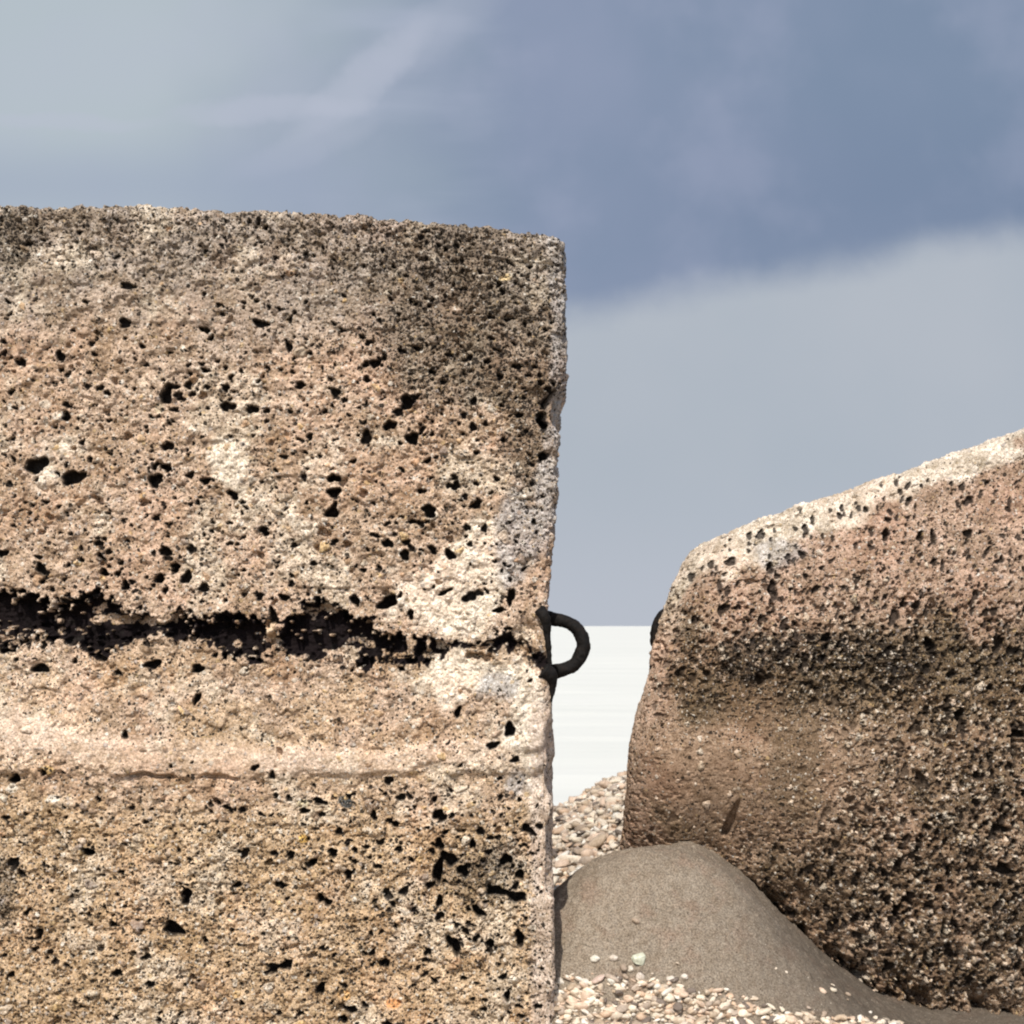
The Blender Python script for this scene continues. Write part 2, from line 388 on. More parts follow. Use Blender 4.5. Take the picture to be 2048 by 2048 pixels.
# ---- left block
LY = 3.0; px = K * LY
nx1 = 670; 
xs = np.concatenate([np.linspace(-1.75, -1.12, 90, endpoint=False), np.linspace(-1.12, .10, nx1 + 1)])
zs = np.concatenate([np.linspace(-.05, .2, 30, endpoint=False), np.linspace(.2, 1.97, 961)])
ys = LY + np.concatenate([np.linspace(0, .08, 36, endpoint=False), .08 + 1.02 * np.linspace(0, 1, 90) ** 1.6])
def trim6(a):
    while (len(a) - 1) % 6: a = np.delete(a, 1)
    return a
xs, zs = trim6(xs), trim6(zs)
P0, P, N, F = rounded_box(xs, ys, zs, .022)
u = 1024 + P[:, 0] / px; v = 1252 + (EYE - P[:, 2]) / px
fr = ss(-N[:, 1], .70, .95)
H = np.zeros(len(P))                      # carved depth
rs = np.random.default_rng(5)
pits = [(333,805,12,20,.5,.035),(405,805,9,8,0,.02),(335,905,12,10,0,.025),(255,887,9,8,0,.02),(145,968,24,15,-.4,.03),(72,945,24,15,-.2,.03),(310,972,12,18,.3,.03),
 (668,962,13,9,0,.03),(668,990,13,12,0,.035),(664,1030,17,9,0,.03),(860,1022,17,12,.2,.03),(815,806,16,14,0,.035),(825,878,12,15,0,.035),(780,854,14,10,-.5,.03),(733,880,12,14,0,.02),
 (522,662,16,9,0,.02),(578,706,8,11,0,.02),(750,732,11,10,0,.02),(905,1108,13,10,.3,.03),(345,1860,23,15,0,.05),(370,1795,12,17,.4,.04),(172,1706,13,10,.4,.04),(910,1893,13,20,-.5,.04),
 (545,1938,14,10,0,.03),(768,1928,10,11,0,.03),(880,1633,14,13,0,.04),(1030,1460,13,14,.5,.035),(250,1470,8,8,0,.02),(80,1338,22,8,0,.03),(305,1330,19,9,0,.03),(395,1338,14,9,-.5,.03),
 (393,1398,7,13,.4,.025),(28,1558,11,11,0,.03),(318,1162,11,9,0,.03),(350,1140,11,9,0,.03),(328,1112,8,6,0,.02),(207,1150,9,8,0,.025),(235,1153,7,7,0,.02),(330,1185,7,7,0,.02),
 (710,1203,9,12,-.4,.03),(545,1232,9,15,-.2,.03),(775,1205,20,14,-.4,.05),(822,1229,7,10,0,.025),(895,1183,17,5,-.35,.02),(1015,1218,13,6,0,.025),(1040,1190,9,18,0,.03),
 (380,960,9,7,0,.02),(505,830,12,9,0,.02),(455,825,16,10,.2,.025),(120,735,9,13,-.3,.02),(195,1010,15,7,.5,.02),(250,668,14,9,0,.015),(258,598,16,8,0,.015),
 (100,1045,10,7,0,.02),(560,1505,6,14,0,.02),(1040,1520,10,7,0,.02),(920,1425,6,14,.2,.03),(870,1600,6,7,0,.02),(790,1650,10,6,0,.03),(747,1633,7,10,0,.02),(640,1604,18,6,.2,.025),(608,1623,13,5,0,.025),
 (665,1706,11,9,0,.03),(696,1750,9,10,0,.03),(625,1725,9,8,0,.03),(655,1806,8,9,0,.03),(640,1798,8,9,0,.03),(560,1770,10,9,0,.03),(880,1690,9,14,0,.035),(900,1720,18,15,.6,.04),(877,1745,12,24,0,.05),
 (930,1745,12,14,0,.04),(950,1690,6,12,0,.03),(1020,1722,13,13,0,.04),(1048,1753,12,9,.4,.04),(1000,1785,22,12,0,.045),(1040,1795,20,12,.4,.04),(962,1825,16,10,.5,.04),(1047,1880,10,18,-.3,.04),
 (880,1805,7,14,.4,.03),(985,1890,12,8,0,.03),(1020,1995,6,13,-.2,.03),(640,1980,10,12,.6,.03),(698,2020,14,8,0,.03),(685,2040,9,9,0,.03),(75,1870,9,12,.4,.03),
 (1105,790,26,30,0,.05),(1090,820,18,20,0,.05)]
pits = [(a, b, c, d, e, f) for a, b, c, d, e, f in pits]
# scattered air holes, denser in the zones where the photo has them
def zone(u_, v_):
    return (.20 + .55 * ss(v_, 560, 760) * (1 - ss(v_, 1150, 1260)) * .8 + .7 * G(u_, v_, 980, 1740, 110, 110) + .55 * ss(v_, 1560, 1640) * (.55 + .45 * ss(u_, 350, 900))
            - .35 * G(u_, v_, 300, 1450, 900, 80) + .45 * G(u_, v_, 930, 620, 180, 150) + .3 * G(u_, v_, 60, 520, 90, 60) + .35 * G(u_, v_, 600, 450, 260, 40) - .4 * G(u_, v_, 460, 920, 60, 70) - .45 * G(u_, v_, 880, 1180, 90, 70) - .4 * G(u_, v_, 880, 1340, 90, 50))
cnt = 0
while cnt < 2300:
    pu = rs.uniform(-60, 1095); pv = rs.uniform(425, 2060)
    if rs.random() > zone(pu, pv): continue
    r = 2.2 + rs.exponential(1.75)
    if r > 12: continue
    if pv < 640: r = min(r, 5)
    pits.append((pu, pv, r * rs.uniform(.9, 1.5), r * rs.uniform(.7, 1.1), rs.uniform(-.9, .9), px * r * rs.uniform(1.6, 2.6))); cnt += 1
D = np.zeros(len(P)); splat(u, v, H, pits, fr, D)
# broken seam across the face
gu = np.array([-600, 0, 60, 100, 150, 200, 250, 290, 320, 350, 400, 440, 480, 530, 560, 600, 640, 700, 745, 770, 820, 880, 905, 930, 975, 1010, 1040, 1062, 1090, 1110])
gc = np.array([1225, 1238, 1236, 1240, 1243, 1250, 1258, 1250, 1252, 1256, 1262, 1268, 1276, 1282, 1276, 1268, 1264, 1272, 1288, 1290, 1300, 1300, 1292, 1286, 1300, 1280, 1281, 1292, 1312, 1325])
gh = np.array([38, 50, 44, 36, 38, 58, 42, 20, 8, 24, 22, 30, 46, 32, 24, 44, 52, 54, 44, 28, 22, 20, 8, 6, 4, 15, 18, 16, 15, 13])
wn = (fb(P, 30, 3, 21) - .5) * 60 + (fb(P, 95, 2, 22) - .5) * 44
gd = (gh_ := np.interp(u, gu, gh)) + wn * np.clip(gh_ / 24, .35, 1.0) - np.abs(v - np.interp(u, gu, gc))
isl = fb(P, (60, 30, 75), 2, 31)                                       # stones left standing in the seam
isl = np.maximum(ss(vn(P, (80, 60, 110), 33), .87, .92), .9 * ss(vn(P, (50, 60, 85), 35), .90, .94))
gdep = .036 * ss(gd, -2, 16) * np.clip(gh_ / 26, .45, 1) * (1 - .75 * isl) * ss(-N[:, 1], .2, .7)
second = np.interp(u, [930, 950, 975, 1000, 1010], [1318, 1308, 1312, 1318, 1312])
g2 = ((8 + wn * .25) * ss(u, 935, 945) * (1 - ss(u, 998, 1008)) - np.abs(v - second)); gdep = np.maximum(gdep, .03 * ss(g2, 0, 6))
H = np.maximum(H, gdep)
# thin pour line
pl = np.interp(u, [-600, 190, 300, 420, 500, 560, 700, 1100], [1530, 1547, 1550, 1553, 1560, 1548, 1545, 1545]) + (fb(P, 30, 3, 41) - .5) * 14
bandm = ss(np.abs(v + (fb(P, 6, 3, 44) - .5) * 50 - np.interp(u, [-200, 0, 200, 500, 700, 900, 1050], [1400, 1440, 1500, 1528, 1522, 1508, 1500])), np.interp(u, [0, 200, 600, 1050], [75, 48, 42, 30]), 12) * (.4 + .6 * ss(u, 1000, 700))
linew = ss(np.abs(v - pl), 7, 1) * ss(u, 185, 215) * (1 - ss(u, 500, 520)) * ss(fb(P, 22, 2, 43), .40, .55)
H = np.maximum(H, .018 * linew * fr)
H2 = -.006 * ss(v, pl - 4, pl + 10) * fr + .004 * G(u, v, 500, 1500, 900, 45)
ledge = ss(v, 500, 506) * (1 - ss(v, 506, 560)) * ss(u, 900, 990)
H2 = H2 - .006 * ledge
# rough surface everywhere
topz = ss(v, 620, 440)
rough = (fb(P, 3.2, 3, 1) - .5) * .020 + (fb(P, 18, 3, 2) - .5) * .009 + (fb(P, 70, 3, 3) - .5) * (.0068 + .008 * topz) * (1 - .6 * G(u, v, 400, 1480, 900, 60)) + (vn(P, 190, 4) - .5) * .0035 + (ss(fb(P, 38, 2, 6), .50, .66) * .006)
fine = ss(fb(P, 120, 2, 8), .60, .70) * .007 * (.35 + topz + G(u, v, 930, 650, 200, 250) + .6 * ss(v, 1560, 1700))
rough = (rough - fine) * (1 - .6 * ss(u, 1055, 1080) * ss(v, 1300, 1450))
disp = rough * (1 - .6 * bandm) - H + H2 + .007 * bandm
# chipped right edge
edge_w = ss(P[:, 0], -.03, .09)
disp = disp - .020 * edge_w * ss(fb(P, 9, 3, 15), .45, .7) * ss(v, 640, 800)
stones = []
for k in range(900):                       # aggregate pebbles showing in the face
    pu, pv = rs.uniform(-60, 1090), rs.uniform(430, 2060)
    if rs.random() > .25 + .6 * ss(pv, 700, 850) - .6 * G(pu, pv, 300, 1480, 900, 70): continue
    if abs(pv - np.interp(pu, gu, gc)) < 60: continue
    q = 3.5 + rs.exponential(2.6)
    if q > 15: continue
    stones.append((pu, pv, q * rs.uniform(.9, 1.5), q * rs.uniform(.7, 1.0), rs.uniform(-1, 1), 1.0, rs.integers(0, 9), rs.uniform(.8, 1.1)))
ST = np.zeros(len(P)); STC = np.zeros((len(P), 3))
SPAL = np.array([(.70, .64, .54), (.74, .70, .62), (.60, .44, .28), (.50, .34, .22), (.66, .58, .48), (.36, .31, .28), (.64, .48, .26), (.72, .62, .52), (.28, .21, .16)])
lay_stones(stones, u, v, fr, H, disp, px, ST, STC)
P = P + N * disp[:, None]
# outline of the block
zz = 1252 + (EYE - P0[:, 2]) / px
ue = np.interp(zz, [440, 470, 540, 600, 700, 745, 790, 830, 900, 1000, 1100, 1250, 1330, 1400, 1500, 1600, 1750, 2048, 2400], [1120, 1121, 1124, 1123, 1126, 1127, 1116, 1113, 1107, 1103, 1098, 1089, 1093, 1100, 1102, 1104, 1104, 1107, 1110])
sh = WX(ue, LY) - .10 + .004
P[:, 0] += sh * ss(P0[:, 0], -.25, .09)
ut = 1024 + P0[:, 0] / px
vt = np.interp(ut, [-800, 0, 400, 700, 900, 1040, 1090, 1125], [385, 410, 421, 432, 446, 462, 466, 474])
P[:, 2] += (WZ(vt, LY) - 1.97) * ss(P0[:, 2], .9, 1.95)
u2, v2 = u, v
# colours of the cement (linear), by zone
c_top = np.array([.40, .355, .315]); c_mid = np.array([.60, .48, .385]); c_low = np.array([.61, .475, .325]); c_band = np.array([.80, .65, .52]); c_lime = np.array([.84, .79, .70]); c_alg = np.array([.14, .115, .085]); c_grey = np.array([.47, .48, .50])
big = (fb(P, 4, 4, 50) - .5)
vv = v2 + big * 260
tt = ss(vv, 540, 760)[:, None]; tint = lerp(c_top, c_mid, tt)
tint = lerp(tint, c_low, (ss(vv, 1540, 1640) * .9 + .6 * ss(v2, 1240, 1360) * ss(fb(P, 6, 3, 51), .45, .6) * (1 - ss(v2, 1540, 1600)))[:, None].clip(0, 1))
tint = lerp(tint, c_band, (ss(np.abs(v2 - 1515 + big * 60), 40, 12) * ss(u2, -100, 200) * .75 + G(u2, v2, 60, 1430, 160, 90) * .6)[:, None].clip(0, 1))
lm = (.42 * G(u2, v2, 90, 940, 120, 110) + .35 * G(u2, v2, 560, 1060, 180, 90) + G(u2, v2, 890, 1185, 110, 85) + G(u2, v2, 985, 1120, 60, 130) + 1.0 * G(u2, v2, 890, 1355, 90, 55) + .9 * G(u2, v2, 1060, 1440, 60, 120) + .8 * G(u2, v2, 465, 930, 45, 60) + .6 * G(u2, v2, 1080, 1650, 25, 260) + .7 * G(u2, v2, 1060, 505, 90, 16) + .35 * G(u2, v2, 220, 1165, 30, 20))
lm = ss(lm + (fb(P, 16, 4, 52) - .5) * 1.0, .34, .70)
blot = ss(fb(P, 9, 5, 57, .6), .46, .66); tint = lerp(tint, tint * np.array([.66, .60, .50]), (blot * .5)[:, None]); bl2 = ss(fb(P, 26, 4, 58, .6), .50, .66); tint = lerp(tint, tint * np.array([.62, .56, .47]), (bl2 * .6)[:, None]); bl3 = ss(fb(P, 11, 4, 59, .6), .54, .68); tint = lerp(tint, np.array([.72, .66, .56]), (bl3 * .6)[:, None])
tint = lerp(tint, np.array([.80, .665, .565]), (bandm * (.35 + .5 * ss(fb(P, 9, 4, 45, .6), .38, .58)))[:, None])
tint = lerp(tint, c_lime, (lm * .9)[:, None])
al = (.95 * G(u2, v2, 950, 590, 150, 130) + .75 * G(u2, v2, 850, 720, 260, 150) + .8 * G(u2, v2, 1070, 800, 45, 120) + .7 * G(u2, v2, 20, 520, 70, 90) + .55 * G(u2, v2, 690, 420, 300, 26) + .95 * G(u2, v2, 960, 1745, 110, 80) + 1.25 * G(u2, v2, 0, 1780, 50, 95) + .3 * ss(v2, 700, 480) + .3 * G(u2, v2, 440, 830, 50, 40) + .5 * G(u2, v2, 910, 1290, 70, 22) + .4 * G(u2, v2, 60, 2000, 160, 70) + .6 * G(u2, v2, 1055, 960, 50, 200))
al = ss(al + (fb(P, 14, 4, 53) - .5) * 1.1, .38, .98)
tint = lerp(tint, c_alg, (al * .62)[:, None])
gm = ss(1.3 * G(u2, v2, 1040, 1060, 48, 130) + 1.2 * G(u2, v2, 1000, 1370, 60, 36) + G(u2, v2, 1040, 1570, 40, 40) + .8 * ss(u2, 1060, 1100) * ss(v2, 1250, 950) + (fb(P, 22, 3, 54) - .5) * .8, .5, .9)
tint = lerp(tint, c_grey, (gm * .75)[:, None])
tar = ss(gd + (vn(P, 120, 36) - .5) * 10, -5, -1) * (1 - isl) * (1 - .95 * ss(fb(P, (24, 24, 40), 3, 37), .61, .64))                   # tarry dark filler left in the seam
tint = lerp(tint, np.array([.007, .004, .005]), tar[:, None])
def spot(tint, U_, V_, a, b, r1, r2, c, rot=0.0):
    du, dv = U_ - a, V_ - b; cc, s_ = math.cos(rot), math.sin(rot)
    q_ = np.sqrt(((du * cc + dv * s_) / r1) ** 2 + ((-du * s_ + dv * cc) / r2) ** 2)
    return lerp(tint, np.array(c), (ss(q_, 1.1, .8) * fr)[:, None])
for s_ in ((1003, 540, 15, 7, (.75, .62, .38), -.5), (22, 1577, 11, 10, (.82, .78, .70), 0), (104, 1598, 13, 8, (.80, .78, .72), 0), (95, 1540, 15, 10, (.66, .50, .25), 0), (606, 1678, 12, 9, (.72, .48, .16), 0), (322, 425, 26, 9, (.62, .30, .14), 0), (687, 1992, 14, 11, (.70, .46, .22), .2), (785, 2010, 16, 10, (.66, .36, .17), 0),
           (605, 1608, 12, 9, (.75, .68, .48), 0), (585, 1625, 14, 9, (.72, .60, .48), 0), (690, 1605, 17, 12, (.07, .08, .085), .5), (270, 1698, 14, 14, (.74, .66, .52), 0), (120, 850, 16, 10, (.70, .66, .58), 0), (90, 828, 12, 9, (.70, .66, .58), 0), (318, 832, 9, 11, (.72, .64, .50), 0), (540, 1262, 12, 20, (.66, .56, .42), .2)):
    tint = spot(tint, u2, v2, s_[0], s_[1], s_[2], s_[3], s_[4], s_[5])
tint = lerp(tint, np.array([.62, .54, .48]), (ss(u2, 1058, 1080) * ss(v2, 1350, 1450) * .85)[:, None])
tint = lerp(tint, STC, (ST * .85 * (1 - .5 * al))[:, None])
tint = lerp(tint, np.array([.016, .014, .014]), (D * .97)[:, None])  # pit interiors painted near-black, shade put into the colour
dens = np.clip(.20 + .50 * al + .30 * topz + .12 * ss(v2, 1560, 1700) - .2 * lm - .2 * bandm, 0, .9)
fl = np.maximum(np.maximum(D, tar), .9 * ST)
tar_ = tar; dens = dens * (1 - fl)
stone = np.clip(.35 + .3 * ss(v2, 1540, 1700) + .2 * ss(v2, 700, 900) - .4 * lm - .25 * bandm, .07, 1) * (1 - D) * (1 - tar)
root = empty('concrete_block', (-.85, 3.75, 0.0))
tag(root, 'tall square pitted concrete block with a black broken seam and one iron loop', 'concrete block', 'concrete sea defence blocks')
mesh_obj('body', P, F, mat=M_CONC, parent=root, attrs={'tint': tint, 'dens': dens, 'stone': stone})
left_root = root

# ---- bent iron bars
def tube(name, pts, rad, parent, mat, seg=20, lumps=.0012, flat=1.0):
    pts = np.array(pts, float)
    # Catmull-Rom resample
    Q = []
    ext = np.vstack([2 * pts[0] - pts[1], pts, 2 * pts[-1] - pts[-2]])
    rad = np.full(len(pts), rad) if np.isscalar(rad) else np.array(rad, float)
    re = np.concatenate([[rad[0]], rad, [rad[-1]]]); RR = []
    for i in range(1, len(ext) - 2):
        for t in np.linspace(0, 1, 14, endpoint=False):
            a, b, c, d = ext[i - 1:i + 3]
            Q.append(.5 * ((2 * b) + (-a + c) * t + (2 * a - 5 * b + 4 * c - d) * t * t + (-a + 3 * b - 3 * c + d) * t ** 3))
            RR.append(lerp(re[i], re[i + 1], t))
    Q.append(pts[-1]); RR.append(rad[-1]); Q = np.array(Q); RR = np.array(RR)
    tg = np.gradient(Q, axis=0); tg /= np.linalg.norm(tg, axis=1, keepdims=True)
    up = np.array([0, 1, 0.02]); V_ = []
    for k in range(len(Q)):
        s1 = np.cross(tg[k], up); s1 /= np.linalg.norm(s1); s2 = np.cross(s1, tg[k])
        for j in range(seg):
            a = 2 * math.pi * j / seg; V_.append(Q[k] + RR[k] * (math.cos(a) * s1 + math.sin(a) * s2 * flat))
    V_ = np.array(V_); cen = np.repeat(Q, seg, 0); nn = (V_ - cen)
    V_ = V_ + nn / np.linalg.norm(nn, axis=1, keepdims=True) * ((fb(V_, 110, 3, 61) - .5) * lumps * 4)[:, None]
    i = np.arange(len(Q) * seg).reshape(len(Q), seg); r = np.roll(i, -1, 1)
    F4 = np.stack([i[:-1], r[:-1], r[1:], i[1:]], -1).reshape(-1, 4)
    n = len(V_); V_ = np.vstack([V_, Q[0], Q[-1]])
    F3 = np.concatenate([np.stack([r[0], i[0], np.full(seg, n)], -1), np.stack([i[-1], r[-1], np.full(seg, n + 1)], -1)])
    return mesh_obj(name, V_, F4, F3, mat=mat, parent=parent)
def at(u_, v_, y): return (WX(u_, y), y, WZ(v_, y))
Yl = 3.10
lp = tube('lifting_loop', [at(1062, 1226, 3.12), at(1085, 1233, 3.11), at(1112, 1239, Yl), at(1138, 1246, Yl), at(1157, 1262, Yl), at(1167, 1288, Yl), at(1161, 1312, Yl), at(1146, 1330, Yl), at(1124, 1340, Yl), at(1100, 1343, 3.11), at(1060, 1344, 3.12)],
     [.0165, .0165, .0145, .0140, .0145, .0155, .0155, .0150, .0155, .0165, .0165], root, M_IRON)
tube('tie_wire', [at(1078, 1218, 2.995), at(1090, 1236, 2.992), at(1095, 1270, 3.0), at(1098, 1306, 3.005), at(1100, 1335, 3.01)], [.012, .011, .0075, .0055, .005], root, M_IRON)
tube('rust_spike', [at(1086, 1340, 3.0), at(1101, 1352, 3.005), at(1105, 1376, 3.01), at(1103, 1405, 3.01)], [.017, .016, .007, .002], root, M_IRON)

# ---- right block
RYF = 3.37
NXr, NZr = 620, 780
a_s = np.linspace(0, 1, NXr + 1); xs = trim6(np.concatenate([1.62 * a_s]))
zs = trim6(np.linspace(0, 1.62, NZr + 1)); ys = np.concatenate([np.linspace(0, .14, 40, endpoint=False), .14 + 1.3 * np.linspace(0, 1, 80) ** 1.5])
P0, P, N, F = rounded_box(xs, ys, zs, .04)
a = P0[:, 0] / 1.62; c = P0[:, 2] / 1.62
# face in photo pixels: left side, right side, top, bottom outlines
def outline(a_, c_):
    vt_ = np.interp(a_, [0, .04, .12, .25, .4, .6, .75, 1.0], [1092, 1064, 1030, 985, 935, 862, 830, 800])
    vb_ = np.interp(a_, [0, .15, .25, .33, .42, .5, .62, 1.0], [1800, 1830, 1885, 1955, 2025, 2070, 2105, 2150])
    v_ = lerp(vb_, vt_, c_)
    ul_ = np.interp(v_, [1040, 1085, 1130, 1180, 1240, 1300, 1370, 1430, 1500, 1600, 1700, 1800], [1402, 1386, 1364, 1340, 1320, 1306, 1286, 1266, 1250, 1241, 1231, 1224])
    ur_ = 2500
    return lerp(ul_, ur_, a_), v_
an = np.clip(P[:, 0] / 1.62, 0, 1); cn = np.clip(P[:, 2] / 1.62, 0, 1)
# keep corners rounded: use rounded coordinates for the outline warp
u, v = outline(P[:, 0] / 1.62, P[:, 2] / 1.62)
y0 = RYF - .10 * ss(u, 1250, 2400)
bulge = .10 * (np.clip((P[:, 2] / 1.62 - .62) / .38, 0, 1) ** 2) + .10 * (np.clip((.10 - P[:, 0] / 1.62) / .10, 0, 1) ** 2)
lean = .22 * np.clip((.42 - P[:, 2] / 1.62) / .42, 0, 1) ** 1.5          # overhang: the foot is set back
front_w = 1 - ss(P0[:, 1], 0.0, .6)
yf = y0 + bulge + lean
X = WX(u, yf); Z = WZ(v, yf)
Y = y0 + P[:, 1] + (bulge + lean) * front_w
X = X + .18 * P[:, 1]                                        # the left side runs back to the right
Z = Z - .02 * P[:, 1]
Pb = np.stack([X, Y, Z], -1)
fr = ss(-N[:, 1], .6, .9)
pxr = K * RYF
H = np.zeros(len(Pb))
rs = np.random.default_rng(9)
pits = [(1462,1640,12,36,.35,.07),(1530,1485,6,12,0,.03),(1770,1070,8,12,0,.03),(1865,1075,8,14,0,.03),(1860,1290,12,16,0,.04),(1650,1275,12,9,0,.03),(1520,1360,12,10,0,.03),(1600,1480,5,12,.2,.02),(1545,1180,10,20,0,.03),(1500,1165,14,8,0,.02),
        (2000,1290,8,26,.3,.04),(2040,1470,20,7,0,.05),(2030,1500,6,34,0,.05),(1795,1820,9,14,.4,.05),(1885,1860,5,22,.2,.05),(1920,1430,12,14,0,.03),(2005,1660,16,10,0,.03),(2010,1740,22,12,0,.04),(1700,1600,12,8,0,.03),(1645,1550,8,6,0,.02),(1840,1560,12,16,0,.03)]
cnt = 0
while cnt < 2300:
    pu = rs.uniform(1300, 2120); pv = rs.uniform(960, 1980)
    if rs.random() > .35 + .5 * ss(pv, 1150, 1280) * (1 - ss(pv, 1400, 1500)) + .5 * ss(pu, 1550, 1750) * ss(pv, 1400, 1500) - .3 * G(pu, pv, 1400, 1550, 130, 120): continue
    r = 3.0 + rs.exponential(1.7)
    if r > 10: continue
    pits.append((pu, pv, r * rs.uniform(.8, 1.1), r * rs.uniform(.9, 1.7), rs.uniform(-.2, .6), pxr * r * rs.uniform(1.0, 2.0))); cnt += 1
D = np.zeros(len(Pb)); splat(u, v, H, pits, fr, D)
H = H * .75
low = ss(v, 1640, 1900) * ss(u, 1350, 1600)
vb_line = np.interp(u, [1240, 1480, 1540, 1600, 1660, 1740, 1850, 2048, 2300], [1770, 1812, 1862, 1915, 1972, 2022, 2062, 2085, 2100])
foot = ss(vb_line - 12 - v, 95, 5) * ss(u, 1380, 1560)
teeth = ss(fb(Pb, (30, 20, 16), 4, 71, .6), .46, .60)
calm = 1 - .85 * np.clip(1.1 * G(u, v, 1390, 1550, 180, 150) + G(u, v, 1590, 1520, 210, 115), 0, 1)
rough = (fb(Pb, 3, 3, 81) - .5) * .05 + (fb(Pb, (16, 14, 9), 2, 82) - .5) * .018 * (.35 + .65 * calm) + ((fb(Pb, (64, 55, 30), 3, 83) - .5) * .013 + (vn(Pb, (190, 170, 120), 84) - .5) * .005) * calm
rough = rough + (fb(Pb, (48, 40, 14), 2, 88) - .5) * .03 * low
rough = rough - ss(fb(Pb, 95, 2, 85), .58, .70) * .009 * (.4 + ss(v, 1100, 1250)) * calm
disp = rough - H * (.25 + .75 * calm) - .11 * foot * teeth
stones = []
while len(stones) < 900:
    pu, pv = rs.uniform(1290, 2100), rs.uniform(1060, 2000)
    if rs.random() > .12 + .9 * G(pu, pv, 1600, 1290, 210, 60) + .75 * ss(pu, 1600, 1800) * ss(pv, 1330, 1430): continue
    q = 2.6 + rs.exponential(1.6)
    if q > 9: continue
    stones.append((pu, pv, q * rs.uniform(.8, 1.1), q * rs.uniform(1.0, 1.5), rs.uniform(-.3, .5), 1.0, rs.choice([0, 1, 0, 4, 7, 7]), rs.uniform(.75, 1.1)))
ST = np.zeros(len(Pb)); STC = np.zeros((len(Pb), 3)); lay_stones(stones, u, v, fr, H, disp, pxr, ST, STC)
Pb = Pb + (N * disp[:, None])
# colours
c_pink = np.array([.47, .355, .285]); c_pale = np.array([.74, .70, .63]); c_brn = np.array([.25, .185, .13]); c_oli = np.array([.155, .118, .072]); c_blk = np.array([.03, .024, .02]); c_warm = np.array([.37, .275, .205])
big = fb(Pb, 4, 4, 91) - .5; med = fb(Pb, 15, 4, 92) - .5
vtop = np.interp(u, [1250, 1395, 1500, 1700, 1900, 2048], [1200, 1070, 1035, 965, 905, 862])
dd = v - vtop                                                    # depth below the top edge
tint = np.tile(c_pink, (len(Pb), 1))
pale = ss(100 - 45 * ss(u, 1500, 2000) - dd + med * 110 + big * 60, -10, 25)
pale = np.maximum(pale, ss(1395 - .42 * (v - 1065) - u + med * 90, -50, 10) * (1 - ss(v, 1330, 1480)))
tint = lerp(tint, c_warm, (ss(v + big * 300, 1180, 1330) * ss(u + med * 120, 1290, 1360))[:, None] * .8)
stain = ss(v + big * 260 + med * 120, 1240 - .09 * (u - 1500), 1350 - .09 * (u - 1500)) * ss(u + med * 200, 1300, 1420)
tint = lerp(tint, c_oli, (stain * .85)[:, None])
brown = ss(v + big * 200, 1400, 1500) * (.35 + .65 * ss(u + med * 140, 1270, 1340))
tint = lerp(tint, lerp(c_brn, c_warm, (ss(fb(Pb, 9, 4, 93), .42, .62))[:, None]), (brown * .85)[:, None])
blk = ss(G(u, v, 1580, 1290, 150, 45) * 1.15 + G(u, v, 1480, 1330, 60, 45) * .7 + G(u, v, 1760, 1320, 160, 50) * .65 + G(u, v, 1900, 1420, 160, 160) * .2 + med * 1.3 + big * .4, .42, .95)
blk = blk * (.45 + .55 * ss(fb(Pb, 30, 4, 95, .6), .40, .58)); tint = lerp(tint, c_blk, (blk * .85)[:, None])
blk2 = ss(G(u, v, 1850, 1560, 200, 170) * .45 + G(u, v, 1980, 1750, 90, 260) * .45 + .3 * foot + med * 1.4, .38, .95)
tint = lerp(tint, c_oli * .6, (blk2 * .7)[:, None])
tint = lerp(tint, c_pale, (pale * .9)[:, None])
bl = ss(G(u, v, 1560, 1105, 70, 35) + med * .9, .4, .8); tint = lerp(tint, np.array([.33, .34, .36]), (bl * .6)[:, None])
tint = lerp(tint, np.array([.016, .014, .014]), (D * .9 * calm)[:, None])  # same painted shade inside this block's pits
tint0 = tint
tint = lerp(tint, np.array([.60, .475, .39]), (ss(1345 - .35 * (v - 1250) + med * 70 - u, -25, 15) * ss(v, 1180, 1260) * (1 - ss(v, 1480, 1600)) * .8)[:, None])
b4 = ss(fb(Pb, 24, 4, 96, .6), .48, .64); tint = lerp(tint, tint * np.array([.55, .52, .46]), (b4 * .6 * calm)[:, None])
tint = lerp(tint, STC, (ST * .8)[:, None])
dens = np.clip(.24 + .35 * stain * (1 - brown) + .45 * blk + .35 * blk2 - .2 * pale - .15 * G(u, v, 1400, 1550, 140, 120), 0, .9) * (1 - D)
stone = np.clip(.35 + .45 * blk + .25 * blk2 + .1 * ss(u, 1600, 1800) * ss(v, 1400, 1500) - .4 * G(u, v, 1400, 1550, 160, 130) - .3 * pale, 0, 1) * (1 - D)
root = empty('concrete_block', (1.6, 4.3, .0))
tag(root, 'lower leaning concrete block with pale rounded rim and dark stain, behind the sand mound', 'concrete block', 'concrete sea defence blocks')
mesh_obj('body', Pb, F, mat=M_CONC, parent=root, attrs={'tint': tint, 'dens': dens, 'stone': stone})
Yr = 3.56
tube('lifting_loop', [at(1356, 1216, Yr), at(1336, 1222, Yr), at(1321, 1234, Yr), at(1313, 1252, Yr), at(1309, 1274, Yr), at(1313, 1293, Yr), at(1330, 1305, Yr), at(1352, 1308, Yr)], .0115, root, M_IRON)

